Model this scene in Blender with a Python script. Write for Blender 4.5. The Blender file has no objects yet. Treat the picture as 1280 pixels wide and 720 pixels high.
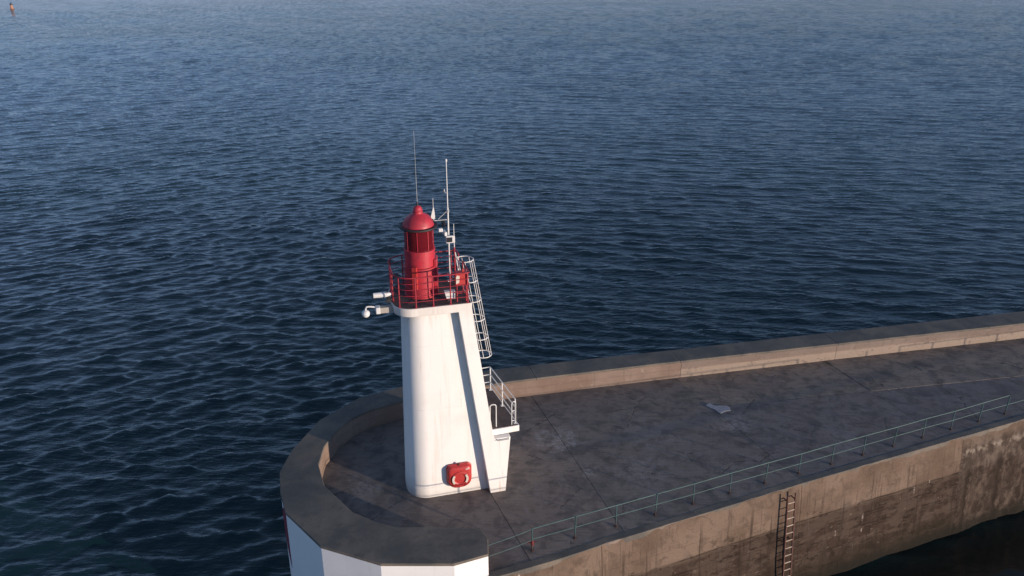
import bpy, bmesh, math, random
import numpy as np
from mathutils import Vector, Matrix
from mathutils.geometry import tessellate_polygon
random.seed(7); rng = np.random.default_rng(11)
PI = math.pi; R = math.radians
scene = bpy.context.scene
C = scene.collection

# ------------------------------------------------------------------ nodes
class NT:
    def __init__(s, name):
        s.m = bpy.data.materials.new(name); s.m.use_nodes = True
        s.t = s.m.node_tree; s.n = s.t.nodes; s.l = s.t.links
        s.b = s.n['Principled BSDF']; s.out = s.n['Material Output']
    def new(s, typ, **kw):
        n = s.n.new(typ)
        for k, v in kw.items(): setattr(n, k, v)
        return n
    def put(s, sock, v):
        if v is None: return
        if isinstance(v, bpy.types.NodeSocket): s.l.new(v, sock)
        elif isinstance(v, tuple) and len(v) == 3 and sock.type == 'RGBA': sock.default_value = (*v, 1)
        else: sock.default_value = v
    def obj(s): return s.new('ShaderNodeTexCoord').outputs['Object']
    def uv(s): return s.new('ShaderNodeTexCoord').outputs['UV']
    def mapping(s, v, scale=(1,1,1), rot=(0,0,0), loc=(0,0,0)):
        n = s.new('ShaderNodeMapping'); s.l.new(v, n.inputs[0])
        n.inputs['Scale'].default_value = scale; n.inputs['Rotation'].default_value = rot; n.inputs['Location'].default_value = loc
        return n.outputs[0]
    def noise(s, v, scale, detail=4, rough=.55, dist=0.0, lac=2.0):
        n = s.new('ShaderNodeTexNoise'); s.l.new(v, n.inputs['Vector'])
        n.inputs['Scale'].default_value = scale; n.inputs['Detail'].default_value = detail
        n.inputs['Roughness'].default_value = rough; n.inputs['Distortion'].default_value = dist
        n.inputs['Lacunarity'].default_value = lac
        return n.outputs['Fac']
    def vor(s, v, scale, feature='F1', out='Distance', rand=1.0):
        n = s.new('ShaderNodeTexVoronoi', feature=feature); s.l.new(v, n.inputs['Vector'])
        n.inputs['Scale'].default_value = scale; n.inputs['Randomness'].default_value = rand
        return n.outputs[out]
    def ramp(s, f, lo, hi, a=0.0, b=1.0, smooth=True):
        n = s.new('ShaderNodeMapRange'); s.put(n.inputs[0], f)
        n.interpolation_type = 'SMOOTHSTEP' if smooth else 'LINEAR'
        for i, v in zip((1, 2, 3, 4), (lo, hi, a, b)): n.inputs[i].default_value = v
        return n.outputs[0]
    def math(s, op, a, b=0.0, clamp=False):
        n = s.new('ShaderNodeMath', operation=op, use_clamp=clamp); s.put(n.inputs[0], a); s.put(n.inputs[1], b)
        return n.outputs[0]
    def mix(s, f, a, b, mode='MIX'):
        n = s.new('ShaderNodeMix', data_type='RGBA', blend_type=mode)
        s.put(n.inputs[0], f); s.put(n.inputs[6], a); s.put(n.inputs[7], b)
        return n.outputs[2]
    def sep(s, v):
        n = s.new('ShaderNodeSeparateXYZ'); s.l.new(v, n.inputs[0]); return n.outputs
    def attr(s, name, out='Fac'):
        n = s.new('ShaderNodeAttribute', attribute_name=name); return n.outputs[out]
    def bump(s, h, strength=.3, dist=.02, normal=None):
        n = s.new('ShaderNodeBump'); s.put(n.inputs['Height'], h)
        n.inputs['Strength'].default_value = strength; n.inputs['Distance'].default_value = dist
        if normal: s.l.new(normal, n.inputs['Normal'])
        return n.outputs[0]
    def fin(s, col=None, rough=None, normal=None, metal=None, spec=None):
        s.put(s.b.inputs['Base Color'], col); s.put(s.b.inputs['Roughness'], rough)
        if normal: s.l.new(normal, s.b.inputs['Normal'])
        s.put(s.b.inputs['Metallic'], metal); s.put(s.b.inputs['Specular IOR Level'], spec)
        return s.m

def gz(t, c, z0, w, wob=None):   # 1 near coordinate c == z0 within w
    d = t.math('ABSOLUTE', t.math('SUBTRACT', c if wob is None else t.math('ADD', c, wob), z0))
    return t.ramp(d, 0.0, w, 1.0, 0.0)

def m_deck():
    t = NT('deck_concrete'); o = t.obj()
    tone = t.attr('tone')
    big = t.noise(o, .35, 5, .6); mid = t.noise(o, 1.6, 6, .65, .3); fine = t.noise(o, 22, 4, .7)
    swirl = t.noise(t.mapping(o, (1.2, .35, 1), (0, 0, R(18))), 1.5, 7, .7, 1.2)
    c = t.mix(tone, (.165, .148, .143), (.28, .22, .172))
    c = t.mix(t.ramp(big, .35, .65, 0, .5), c, (.185, .140, .120))
    c = t.mix(t.ramp(mid, .45, .62, 0, .6), c, (.095, .080, .075))
    brush = t.noise(t.mapping(o, (.8, 7, 1), (0, 0, R(-12))), 1.6, 6, .7, .5)
    c = t.mix(t.ramp(brush, .50, .68, 0, .5), c, (.055, .050, .050))
    blot = t.noise(t.mapping(o, (1, 1.6, 1), (0, 0, R(-15)), (5, 2, 0)), .55, 7, .68, .8)
    c = t.mix(t.ramp(blot, .53, .60, 0, .35), c, (.080, .076, .078))
    c = t.mix(t.ramp(swirl, .54, .70, 0, .6), c, (.220, .196, .190))
    c = t.mix(t.ramp(t.noise(o, .8, 3, .5), .62, .75, 0, .5), c, (.055, .062, .050))
    # pale laitance stains at fixed places
    x, y, z = t.sep(o)
    for (px, py, r, k) in ((1.9, 26.7, 1.1, .75), (2.9, 24.6, .45, .5), (4.9, 24.7, 1.2, .35), (9.1, 27.7, .8, .6), (13, 26.6, 1.3, .25), (-5.3, 23.6, 1.0, .3), (5.6, 27, 1.3, .2)):
        v = t.new('ShaderNodeCombineXYZ'); t.put(v.inputs[0], px); t.put(v.inputs[1], py)
        d = t.new('ShaderNodeVectorMath', operation='DISTANCE'); t.l.new(o, d.inputs[0]); t.l.new(v.outputs[0], d.inputs[1])
        dd = t.math('ADD', d.outputs['Value'], t.math('MULTIPLY', t.math('SUBTRACT', mid, .5), 2.2 * r))
        f = t.math('MULTIPLY', t.ramp(dd, r * .25, r, k, 0), t.ramp(t.noise(o, 6, 5, .7, .8), .42, .62))
        c = t.mix(f, c, (.38, .35, .34))
    c = t.mix(t.ramp(fine, .35, .7, 0, .35), c, (.05, .047, .047))
    crack = t.vor(t.mapping(o, (1, 1, 1)), .42, 'DISTANCE_TO_EDGE')
    wob = t.math('ADD', crack, t.math('MULTIPLY', t.math('SUBTRACT', t.noise(o, 4, 5), .5), .10))
    cr = t.math('MULTIPLY', t.ramp(t.math('ABSOLUTE', wob), 0, .012, 1, 0), t.ramp(t.noise(o, .5, 2), .5, .6))
    c = t.mix(t.math('MULTIPLY', cr, .7), c, (.03, .028, .028))
    h = t.math('SUBTRACT', t.math('ADD', t.math('MULTIPLY', mid, .6), t.math('MULTIPLY', fine, .25)), t.math('MULTIPLY', cr, .4))
    return t.fin(c, t.ramp(mid, .3, .7, .75, .95), t.bump(h, .35, .03), spec=.25)

def m_cap():
    t = NT('coping_concrete'); o = t.obj()
    big = t.noise(o, .6, 5, .6, .4); mid = t.noise(o, 2.5, 6, .7, .5); fine = t.noise(o, 25, 4, .7)
    c = t.mix(t.ramp(big, .35, .65), (.105, .098, .088), (.185, .155, .125))
    c = t.mix(t.ramp(mid, .5, .75, 0, .6), c, (.075, .065, .055))
    c = t.mix(t.ramp(t.noise(o, 5, 6, .75, .5), .6, .75, 0, .4), c, (.20, .185, .17))
    c = t.mix(t.ramp(fine, .4, .7, 0, .3), c, (.05, .05, .05))
    return t.fin(c, .9, t.bump(t.math('ADD', mid, t.math('MULTIPLY', fine, .4)), .3, .03), spec=.2)

def m_parapet():
    t = NT('parapet_concrete'); uv = t.uv(); u, v, _ = t.sep(uv)
    big = t.noise(uv, .5, 5, .6, .3); mid = t.noise(t.mapping(uv, (1, 2.5, 1)), 1.8, 6, .7, .4); fine = t.noise(uv, 26, 4, .7)
    c = t.mix(t.ramp(big, .35, .65), (.185, .128, .100), (.235, .175, .142))
    c = t.mix(t.ramp(mid, .52, .72, 0, .55), c, (.14, .105, .085))
    c = t.mix(t.ramp(t.noise(uv, 2.6, 6, .7, .6), .58, .7, 0, .55), c, (.34, .275, .23))
    wob = t.math('MULTIPLY', t.math('SUBTRACT', t.noise(uv, 1.2, 3), .5), .05)
    l1 = gz(t, v, .42, .018, wob); l2 = gz(t, v, .10, .05, wob)
    c = t.mix(t.math('MULTIPLY', l1, .55), c, (.13, .095, .08))
    c = t.mix(t.math('MULTIPLY', l2, .35), c, (.15, .12, .10))
    boards = t.new('ShaderNodeTexWave', wave_type='BANDS', bands_direction='Y'); t.l.new(uv, boards.inputs[0]); boards.inputs['Scale'].default_value = 2.6; boards.inputs['Distortion'].default_value = .6
    c = t.mix(t.math('MULTIPLY', t.ramp(boards.outputs['Fac'], .0, .12, 1, 0), .3), c, (.17, .13, .11))
    streak = t.noise(t.mapping(uv, (5, .35, 1)), 1.2, 5, .6)
    c = t.mix(t.ramp(streak, .56, .70, 0, .45), c, (.12, .10, .08))
    # pale weathered stretch further along
    sec = t.ramp(u, 26.13, 26.17, 0, 1)
    pale = t.math('MULTIPLY', sec, t.ramp(t.math('ADD', v, wob), .46, .40, 0, .75))
    c = t.mix(pale, c, t.mix(t.noise(uv, 4, 6, .7), (.24, .19, .15), (.36, .29, .235)))
    c = t.mix(t.math('MULTIPLY', sec, t.ramp(t.math('ADD', v, wob), .46, .50, 0, .5)), c, (.17, .14, .125))
    for ju in (26.15, 33.95):
        c = t.mix(t.math('MULTIPLY', gz(t, u, ju, .03, t.math('MULTIPLY', wob, .6)), .8), c, (.05, .04, .035))
    c = t.mix(t.math('MULTIPLY', t.ramp(t.noise(t.mapping(uv, (1.3, 2, 1), loc=(3, 1, 0)), 1.4, 8, .75, .3), .56, .62, 0, .6), sec), c, (.12, .095, .08))
    c = t.mix(t.ramp(fine, .45, .7, 0, .25), c, (.105, .083, .070))
    h = t.math('SUBTRACT', t.math('ADD', mid, t.math('MULTIPLY', fine, .35)), l1)
    return t.fin(c, .9, t.bump(h, .35, .03), spec=.2)

def m_quay():
    t = NT('quay_wall_concrete'); uv = t.uv(); u, v, _ = t.sep(uv)
    big = t.noise(uv, .4, 5, .6, .3); mid = t.noise(uv, 2.0, 7, .7, .5); fine = t.noise(uv, 20, 5, .7)
    wob = t.math('MULTIPLY', t.math('SUBTRACT', t.noise(uv, .7, 3), .5), .14)
    vv = t.math('ADD', v, wob)
    c = t.mix(t.ramp(big, .35, .65), (.115, .080, .059), (.175, .127, .096))
    c = t.mix(t.ramp(mid, .5, .62, 0, .55), c, (.085, .062, .048))
    c = t.mix(t.math('MULTIPLY', t.ramp(t.noise(t.mapping(uv, (4, .3, 1), loc=(7, 0, 0)), 1, 5, .65), .55, .64, 0, .5), t.ramp(v, 0, -.3)), c, (.065, .047, .037))
    c = t.mix(t.ramp(t.noise(uv, 3.2, 7, .75), .58, .66, 0, .45), c, (.215, .165, .130))
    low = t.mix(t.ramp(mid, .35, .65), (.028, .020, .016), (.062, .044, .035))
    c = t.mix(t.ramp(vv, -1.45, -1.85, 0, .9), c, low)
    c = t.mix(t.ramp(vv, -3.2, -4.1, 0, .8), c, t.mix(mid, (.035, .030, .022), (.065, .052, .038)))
    # algae line hugging the water
    c = t.mix(t.ramp(vv, -4.1, -4.3, 0, .9), c, (.02, .024, .016))
    lines = None
    for ju in JOINTS:
        g = t.math('MULTIPLY', gz(t, u, ju, .035, t.math('MULTIPLY', wob, .35)), .75)
        lines = g if lines is None else t.math('MAXIMUM', lines, g)
    for z0, w, k in ((-1.05, .015, .35), (-1.6, .06, .95), (-2.1, .065, .95), (-2.62, .05, .9), (-3.2, .05, .9), (-3.75, .02, .4)):
        g = t.math('MULTIPLY', gz(t, v, z0, w, t.math('MULTIPLY', wob, .4)), t.math('MULTIPLY', t.ramp(t.noise(t.mapping(uv, (.5, 2, 1)), 1.4, 4, .6), .36, .52), k))
        lines = g if lines is None else t.math('MAXIMUM', lines, g)
    bk = t.new('ShaderNodeTexBrick'); t.l.new(t.mapping(uv, (1, 1, 1), loc=(0, .06, 0)), bk.inputs[0])
    bk.inputs['Scale'].default_value = 1; bk.inputs['Mortar Size'].default_value = .028; bk.inputs['Brick Width'].default_value = 1.5; bk.inputs['Row Height'].default_value = .54
    bk.inputs['Mortar Smooth'].default_value = .6
    bm_ = t.math('MULTIPLY', t.math('MULTIPLY', bk.outputs['Fac'], t.ramp(vv, -1.5, -1.8, 0, .85)), t.ramp(t.noise(uv, 1.1, 4), .42, .54))
    lines = t.math('MAXIMUM', lines, bm_)
    c = t.mix(lines, c, (.03, .022, .018))
    blockt = t.noise(t.mapping(uv, (.66, 1.85, 1)), 1, 8, .72, .2)
    c = t.mix(t.math('MULTIPLY', t.ramp(vv, -1.5, -1.7, 0, .65), t.ramp(blockt, .47, .53)), c, (.105, .080, .064))
    # pale grey run-off patches and white efflorescence
    patch = t.noise(t.mapping(uv, (1.6, .55, 1)), .9, 6, .65, .6)
    c = t.mix(t.math('MULTIPLY', t.ramp(patch, .52, .66, 0, .5), t.ramp(vv, -1.0, -1.7)), c, (.105, .083, .070))
    st = t.noise(t.mapping(uv, (5.5, .22, 1)), 1, 4, .6)
    c = t.mix(t.math('MULTIPLY', t.ramp(st, .55, .66, 0, .75), t.ramp(v, -.1, -1.0)), c, (.04, .03, .024))
    # distinct rust/dirt drips from the joints and weep holes
    for (ux, z0, w, ln, colr, k) in ((17.9, -1.62, .05, .38, (.40, .35, .31), .9), (15.35, -2.12, .055, .45, (.40, .35, .31), .9), (14.05, -2.45, .05, .4, (.40, .35, .31), .8), (15.35, -2.75, .05, .22, (.5, .44, .4), .7), (18.7, -1.5, .04, .25, (.55, .5, .45), .6),
                                 (1.05, -.02, .05, .9, (.50, .46, .38), .8), (4.7, -.1, .03, 1.1, (.06, .05, .04), .6), (2.2, -.02, .04, .5, (.04, .03, .03), .8), (6.6, -.0, .03, .7, (.08, .06, .05), .5)):
        a = t.ramp(t.math('ABSOLUTE', t.math('SUBTRACT', t.math('ADD', u, t.math('MULTIPLY', wob, .5)), ux)), 0, w, 1, 0)
        b = t.math('MULTIPLY', t.ramp(v, z0 - ln, z0 - ln * .5), t.ramp(v, z0, z0 - .03, 0, 1))
        c = t.mix(t.math('MULTIPLY', t.math('MULTIPLY', t.math('MULTIPLY', a, b), t.ramp(t.noise(uv, 9, 5, .7), .38, .55)), k), c, colr)
    spal = t.noise(t.mapping(uv, (.9, 1.6, 1), loc=(2, 5, 0)), 1.5, 9, .74, .3)
    c = t.mix(t.math('MULTIPLY', t.ramp(spal, .56, .62, 0, .75), t.ramp(v, -.9, -1.7, .12, 1)), c, (.020, .015, .012))
    c = t.mix(t.math('MULTIPLY', t.ramp(t.noise(t.mapping(uv, (2.2, 4, 1), loc=(1, 2, 0)), 1.1, 8, .75), .60, .66, 0, .8), t.ramp(vv, -1.2, -1.9)), c, (.22, .18, .15))
    tide = t.noise(t.mapping(uv, (3, .5, 1), loc=(4, 1, 0)), 1, 6, .7)
    c = t.mix(t.ramp(t.math('ADD', v, t.math('MULTIPLY', tide, 1.6)), -2.4, -2.9, 0, .6), c, (.024, .019, .014))
    # broken, spalled stretch further along the quay
    er = t.math('MULTIPLY', t.ramp(t.math('ADD', u, t.math('MULTIPLY', t.math('SUBTRACT', mid, .5), .8)), 20.15, 20.4), 1.0)
    ern = t.noise(t.mapping(uv, (1.5, 1, 1)), 1.3, 9, .72, .15)
    ec = t.mix(t.ramp(ern, .42, .62), (.045, .034, .028), (.125, .098, .080))
    ec = t.mix(t.ramp(t.noise(t.mapping(uv, (2.2, .35, 1), loc=(3, 0, 0)), 1, 6, .7, .6), .55, .66, 0, .85), ec, (.06, .045, .036))
    for ux, w_ in ((20.75, .16), (22.6, .30), (24.4, .2)):
        ec = t.mix(t.math('MULTIPLY', gz(t, u, ux, w_, t.math('MULTIPLY', t.math('SUBTRACT', ern, .5), 1.2)), t.math('MULTIPLY', t.ramp(v, -1.0, -1.7), .85)), ec, (.022, .017, .014))
    ec = t.mix(t.math('MULTIPLY', gz(t, v, -.75, .2, t.math('MULTIPLY', wob, 3)), t.ramp(ern, .45, .6)), ec, (.24, .20, .165))
    c = t.mix(t.math('MULTIPLY', er, t.ramp(vv, -.2, -.7, .25, .9)), c, ec)
    c = t.mix(t.ramp(fine, .45, .72, 0, .35), c, (.045, .035, .028))
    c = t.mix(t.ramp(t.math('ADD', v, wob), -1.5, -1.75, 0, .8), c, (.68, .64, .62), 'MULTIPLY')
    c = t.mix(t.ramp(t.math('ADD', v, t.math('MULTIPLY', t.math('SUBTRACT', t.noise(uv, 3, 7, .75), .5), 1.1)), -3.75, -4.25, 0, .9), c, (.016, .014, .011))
    h = t.math('SUBTRACT', t.math('ADD', t.math('MULTIPLY', mid, 1.2), t.math('MULTIPLY', fine, .4)), t.math('MULTIPLY', lines, 1.0))
    h = t.math('ADD', h, t.math('MULTIPLY', t.math('MULTIPLY', er, ern), 1.6))
    return t.fin(c, .95, t.bump(h, .5, .03), spec=.08)

def m_white(name, base=(.76, .735, .70), dirt=.5, banding=True, lowz=0.0):
    t = NT(name); o = t.obj(); x, y, z = t.sep(o)
    big = t.noise(o, .9, 5, .6, .3); st = t.noise(t.mapping(o, (6, 6, .35)), 1, 6, .65); fine = t.noise(o, 30, 3, .6)
    c = t.mix(t.ramp(big, .45, .75, 0, dirt), base, (.62, .595, .55))
    c = t.mix(t.ramp(st, .52, .70, 0, dirt), c, (.60, .56, .50))
    if banding:
        wob = t.math('MULTIPLY', t.math('SUBTRACT', t.noise(o, 2, 3), .5), .05)
        for z0, k in ((.40, .45), (3.52, .28), (5.9, .2), (1.95, .12)):
            c = t.mix(t.math('MULTIPLY', t.math('MULTIPLY', gz(t, z, z0, .018, wob), t.ramp(t.noise(o, 2.3, 3), .4, .6)), k), c, (.36, .33, .31))
        c = t.mix(t.ramp(t.math('ADD', z, t.math('MULTIPLY', t.noise(o, 4, 6, .7), .4)), .55, .15, 0, .55), c, t.mix(t.noise(o, 7, 5), (.36, .33, .29), (.66, .63, .58)))
        c = t.mix(t.math('MULTIPLY', t.ramp(t.math('ADD', z, t.math('MULTIPLY', st, 2.2)), 7.6, 8.6), .35), c, (.45, .38, .31))
        rust = t.math('MULTIPLY', t.ramp(t.noise(t.mapping(o, (9, 9, .25)), 1, 5, .6), .60, .70), t.ramp(t.noise(o, .7, 2), .45, .6))
        c = t.mix(t.math('MULTIPLY', rust, .6), c, (.50, .33, .20))
    return t.fin(c, t.ramp(big, .3, .7, .45, .62), t.bump(t.math('ADD', t.math('MULTIPLY', big, 1.0), t.math('MULTIPLY', fine, .12)), .25, .03), spec=.4)

def m_redwhite():   # outer painted face of the pier head
    t = NT('pier_head_white_paint'); uv = t.uv(); u, v, _ = t.sep(uv)
    big = t.noise(uv, .7, 5, .6, .3); st = t.noise(t.mapping(uv, (5, .3, 1)), 1, 6, .65); fine = t.noise(uv, 25, 3)
    c = t.mix(t.ramp(big, .45, .75, 0, .3), (.78, .765, .75), (.64, .62, .59))
    c = t.mix(t.ramp(st, .55, .75, 0, .35), c, (.60, .55, .50))
    c = t.mix(t.ramp(t.math('ADD', v, t.math('MULTIPLY', st, .5)), -2.6, -3.4, 0, .9), c, (.09, .085, .06))
    return t.fin(c, .55, t.bump(t.math('ADD', big, t.math('MULTIPLY', fine, .15)), .3, .03), spec=.35)

def m_paint(name, base, dark, rough=.4, metal=0.0, n=.5, chips=None, spec=.5):
    t = NT(name); o = t.obj()
    a = t.noise(o, 3.5, 6, .65, .3); f = t.noise(t.mapping(o, (12, 12, 1.4)), 1, 5, .6)
    c = t.mix(t.ramp(a, .42, .72, 0, n), base, dark)
    c = t.mix(t.ramp(f, .55, .78, 0, n * .7), c, dark)
    if chips:
        c = t.mix(t.ramp(t.noise(o, 16, 5, .7), .66, .74, 0, .8), c, chips)
    return t.fin(c, t.ramp(a, .3, .7, rough, min(1, rough + .25)), t.bump(t.noise(o, 14, 4), .15, .01), metal, spec)

def m_rail():   # green paint over rusting steel: rust gathers at the feet
    t = NT('rail_green_paint'); o = t.obj(); x, y, z = t.sep(o)
    n1 = t.noise(o, 7, 5, .7); g = t.math('ADD', z, t.math('MULTIPLY', t.math('SUBTRACT', n1, .5), .55))
    c = t.mix(t.ramp(t.noise(o, 2.2, 4), .4, .65), (.032, .080, .080), (.052, .108, .106))
    c = t.mix(t.ramp(n1, .56, .68, 0, .6), c, (.03, .04, .04))
    c = t.mix(t.ramp(g, .30, .06, 0, .9), c, (.055, .024, .017))
    return t.fin(c, .6, t.bump(n1, .3, .01), 0.0, .4)

def m_water():
    t = NT('sea_water'); o = t.obj(); far = t.attr('far'); calm = t.attr('calm')
    h1 = t.noise(t.mapping(o, (1, 2.2, 1), (0, 0, R(-12))), 2.6, 4, .6, .4)
    h1b = t.noise(t.mapping(o, (1, 2.4, 1), (0, 0, R(20))), 1.35, 3, .55, .3)
    h2 = t.noise(t.mapping(o, (1, 2.8, 1), (0, 0, R(6))), .75, 4, .6, .3)
    gust = t.noise(t.mapping(o, (1, 2.2, 1), (0, 0, R(15))), .018, 3, .5, .4)
    px, _, _ = t.sep(o)
    def ridge(rot, sc, sx, p, loc=(0, 0, 0), dist=.35):
        n_ = t.noise(t.mapping(o, (sx, 1, 1), (0, 0, rot), loc), sc, 3, .5, dist)
        a_ = t.math('SUBTRACT', 1.0, t.math('MULTIPLY', t.math('ABSOLUTE', t.math('SUBTRACT', n_, .5)), 5.0), True)
        return t.math('POWER', a_, p)
    left = t.ramp(px, 6, -34)
    rA = ridge(R(-26), .95, .26, 2.2); rB = ridge(R(9), 1.0, .24, 2.2, (9, 4, 0)); rC = ridge(R(-8), 1.9, .30, 2.0, (3, 8, 0))
    rid = t.math('ADD', t.math('MULTIPLY', t.math('ADD', t.math('MULTIPLY', rA, t.ramp(left, 0, 1, .35, 1)), t.math('MULTIPLY', rB, t.ramp(left, 0, 1, 1, .35))), .022), t.math('MULTIPLY', rC, .008))
    act = t.math('SUBTRACT', 1.0, t.math('MULTIPLY', calm, .85))
    g = t.ramp(gust, .35, .68, .65, 1.25)
    hs = t.math('ADD', t.math('MULTIPLY', h1, .032), t.math('MULTIPLY', h1b, .035))
    hs = t.math('ADD', hs, t.math('MULTIPLY', t.math('MULTIPLY', h2, .65), far))
    hs = t.math('ADD', hs, rid)
    hs = t.math('MULTIPLY', t.math('MULTIPLY', hs, act), g)
    nb = t.bump(hs, 1.0, 1.0)
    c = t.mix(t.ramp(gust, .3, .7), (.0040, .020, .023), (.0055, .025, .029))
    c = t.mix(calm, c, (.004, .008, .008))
    t.b.inputs['IOR'].default_value = 1.333
    return t.fin(c, .05, nb, spec=.5)

MAT = {}
JOINTS = (3.99, 12.27, 20.3)
def mats():
    MAT.update(deck=m_deck(), cap=m_cap(), parapet=m_parapet(), quay=m_quay(), water=m_water(), face=m_redwhite(),
        white=m_white('tower_white_paint'), whitem=m_paint('white_gloss_metal', (.60, .60, .59), (.45, .42, .39), .35, n=.35),
        red=m_paint('lantern_red_paint', (.40, .024, .040), (.23, .014, .025), .40, n=.9, chips=(.30, .06, .06)),
        redd=m_paint('faded_red_paint', (.17, .015, .035), (.13, .012, .03), .6, n=.5),
        redrail=m_paint('railing_red_paint', (.32, .018, .034), (.14, .014, .022), .5, n=.6),
        box=m_paint('glossy_red_plastic', (.40, .032, .03), (.32, .026, .026), .35, n=.4),
        floor=m_paint('weathered_gallery_floor', (.105, .080, .074), (.055, .047, .046), .85, n=.8, spec=.2),
        black=m_paint('black_painted_steel', (.018, .018, .02), (.035, .033, .033), .5),
        steel=m_paint('dull_galvanised_steel', (.36, .37, .38), (.22, .22, .22), .5, .6),
        tan=m_paint('weathered_beige_metal', (.34, .31, .27), (.22, .19, .16), .6),
        rust=m_paint('rusted_ladder_steel', (.13, .055, .038), (.06, .04, .045), .8, n=.8, chips=(.25, .12, .07)),
        rung=m_paint('worn_rung_steel', (.42, .33, .26), (.25, .16, .12), .6, n=.6),
        strip=m_paint('pale_reflective_strip', (.56, .50, .43), (.44, .39, .33), .5),
        clamp=m_paint('faded_red_clamp_paint', (.13, .02, .022), (.07, .02, .018), .8, n=.8),
        screen=m_paint('dark_panel_glass', (.02, .024, .03), (.03, .03, .035), .15),
        rail=m_rail(),
        buoy_r=m_paint('buoy_orange_paint', (.40, .20, .12), (.25, .12, .07), .5),
        buoy_b=m_paint('buoy_dark_paint', (.03, .03, .035), (.05, .05, .05), .5),
        patch=m_paint('pale_mortar', (.30, .29, .31), (.22, .21, .22), .9, n=.8, spec=.2),
        core=m_paint('dark_joint_filler', (.06, .05, .045), (.04, .035, .03), .95, spec=.1))
    g = NT('red_lantern_glass'); g.b.inputs['Transmission Weight'].default_value = .7
    MAT['glass'] = g.fin((.30, .018, .03), .05)
    l = NT('lens_glass'); MAT['lens'] = l.fin((.16, .10, .10), .12, spec=.8)
mats()

# ------------------------------------------------------------------ mesh helpers
class MB:
    def __init__(s): s.v = []; s.f = []; s.uvs = {}
    def add(s, vs, fs):
        b = len(s.v); s.v += [tuple(p) for p in vs]; s.f += [tuple(i + b for i in f) for f in fs]; return s
    def box(s, c, size, rot=None, axes=None):
        hx, hy, hz = (k / 2 for k in size); c = Vector(c)
        P = [Vector((x, y, z)) for z in (-hz, hz) for x, y in ((-hx, -hy), (hx, -hy), (hx, hy), (-hx, hy))]
        if rot is not None: P = [rot @ p for p in P]
        return s.add([c + p for p in P], [(3, 2, 1, 0), (4, 5, 6, 7), (0, 1, 5, 4), (1, 2, 6, 5), (2, 3, 7, 6), (3, 0, 4, 7)])
    def tube(s, pts, r, n=8, closed=False, r2=None):
        pts = [Vector(p) for p in pts]; m = len(pts); rings = []
        up0 = Vector((0, 0, 1))
        for i, p in enumerate(pts):
            if closed: d = (pts[(i + 1) % m] - pts[i - 1])
            else: d = pts[min(i + 1, m - 1)] - pts[max(i - 1, 0)]
            d.normalize()
            a = up0 if abs(d.z) < .9 else Vector((0, 1, 0))
            x = d.cross(a).normalized(); y = x.cross(d).normalized()
            rr = r if r2 is None else r + (r2 - r) * i / (m - 1)
            rings.append([p + (x * math.cos(2 * PI * k / n) + y * math.sin(2 * PI * k / n)) * rr for k in range(n)])
        V = [p for q in rings for p in q]; F = []
        for i in range(m if closed else m - 1):
            j = (i + 1) % m
            for k in range(n): F.append((i * n + k, i * n + (k + 1) % n, j * n + (k + 1) % n, j * n + k))
        if not closed: F += [tuple(range(n))[::-1], tuple((m - 1) * n + k for k in range(n))]
        return s.add(V, F)
    def lathe(s, c, prof, n=40, cap=True):
        c = Vector(c); V = []; F = []
        for r, z in prof:
            for k in range(n): V.append(c + Vector((r * math.cos(2 * PI * k / n), r * math.sin(2 * PI * k / n), z)))
        for i in range(len(prof) - 1):
            for k in range(n): F.append((i * n + k, i * n + (k + 1) % n, (i + 1) * n + (k + 1) % n, (i + 1) * n + k))
        if cap: F += [tuple(range(n))[::-1], tuple((len(prof) - 1) * n + k for k in range(n))]
        return s.add(V, F)
    def prism(s, poly, z0, z1):
        n = len(poly)
        tris = tessellate_polygon([[Vector((p[0], p[1], 0)) for p in poly]])
        V = [(p[0], p[1], z0) for p in poly] + [(p[0], p[1], z1) for p in poly]
        F = [tuple(t) for t in tris] + [tuple(i + n for i in t) for t in tris]
        F += [(i, (i + 1) % n, (i + 1) % n + n, i + n) for i in range(n)]
        return s.add(V, F)
    def loft(s, loops, cap=True):
        n = len(loops[0]); V = [p for l in loops for p in l]; F = []
        for i in range(len(loops) - 1):
            for k in range(n): F.append((i * n + k, i * n + (k + 1) % n, (i + 1) * n + (k + 1) % n, (i + 1) * n + k))
        if cap: F += [tuple(range(n))[::-1], tuple((len(loops) - 1) * n + k for k in range(n))]
        return s.add(V, F)
    def build(s, name, mat, parent=None, smooth=None, bevel=0.0, seg=2, weld=True):
        me = bpy.data.meshes.new(name); me.from_pydata([tuple(p) for p in s.v], [], s.f)
        bm = bmesh.new(); bm.from_mesh(me)
        if weld: bmesh.ops.remove_doubles(bm, verts=bm.verts, dist=1e-5)
        bmesh.ops.dissolve_degenerate(bm, edges=bm.edges, dist=1e-6)
        bmesh.ops.recalc_face_normals(bm, faces=bm.faces)
        bm.to_mesh(me); bm.free()
        me.materials.append(mat)
        o = bpy.data.objects.new(name, me); C.objects.link(o); o.parent = parent
        if smooth is not None:
            me.shade_smooth(); me.set_sharp_from_angle(angle=R(smooth))
        if bevel:
            b = o.modifiers.new('bevel', 'BEVEL'); b.width = bevel; b.segments = seg; b.limit_method = 'ANGLE'; b.angle_limit = R(35)
        return o

def thing(name, label, cat, loc=(0, 0, 0), rz=0.0, group=None):
    o = bpy.data.objects.new(name, None); C.objects.link(o); o.location = loc; o.rotation_euler = (0, 0, rz)
    o.empty_display_size = .2
    tag(o, label, cat, group); return o
def tag(o, label, cat, group=None):
    o['label'] = label; o['category'] = cat
    if group: o['group'] = group
def struct(o): o['kind'] = 'structure'; return o

SEA = -4.45
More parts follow.
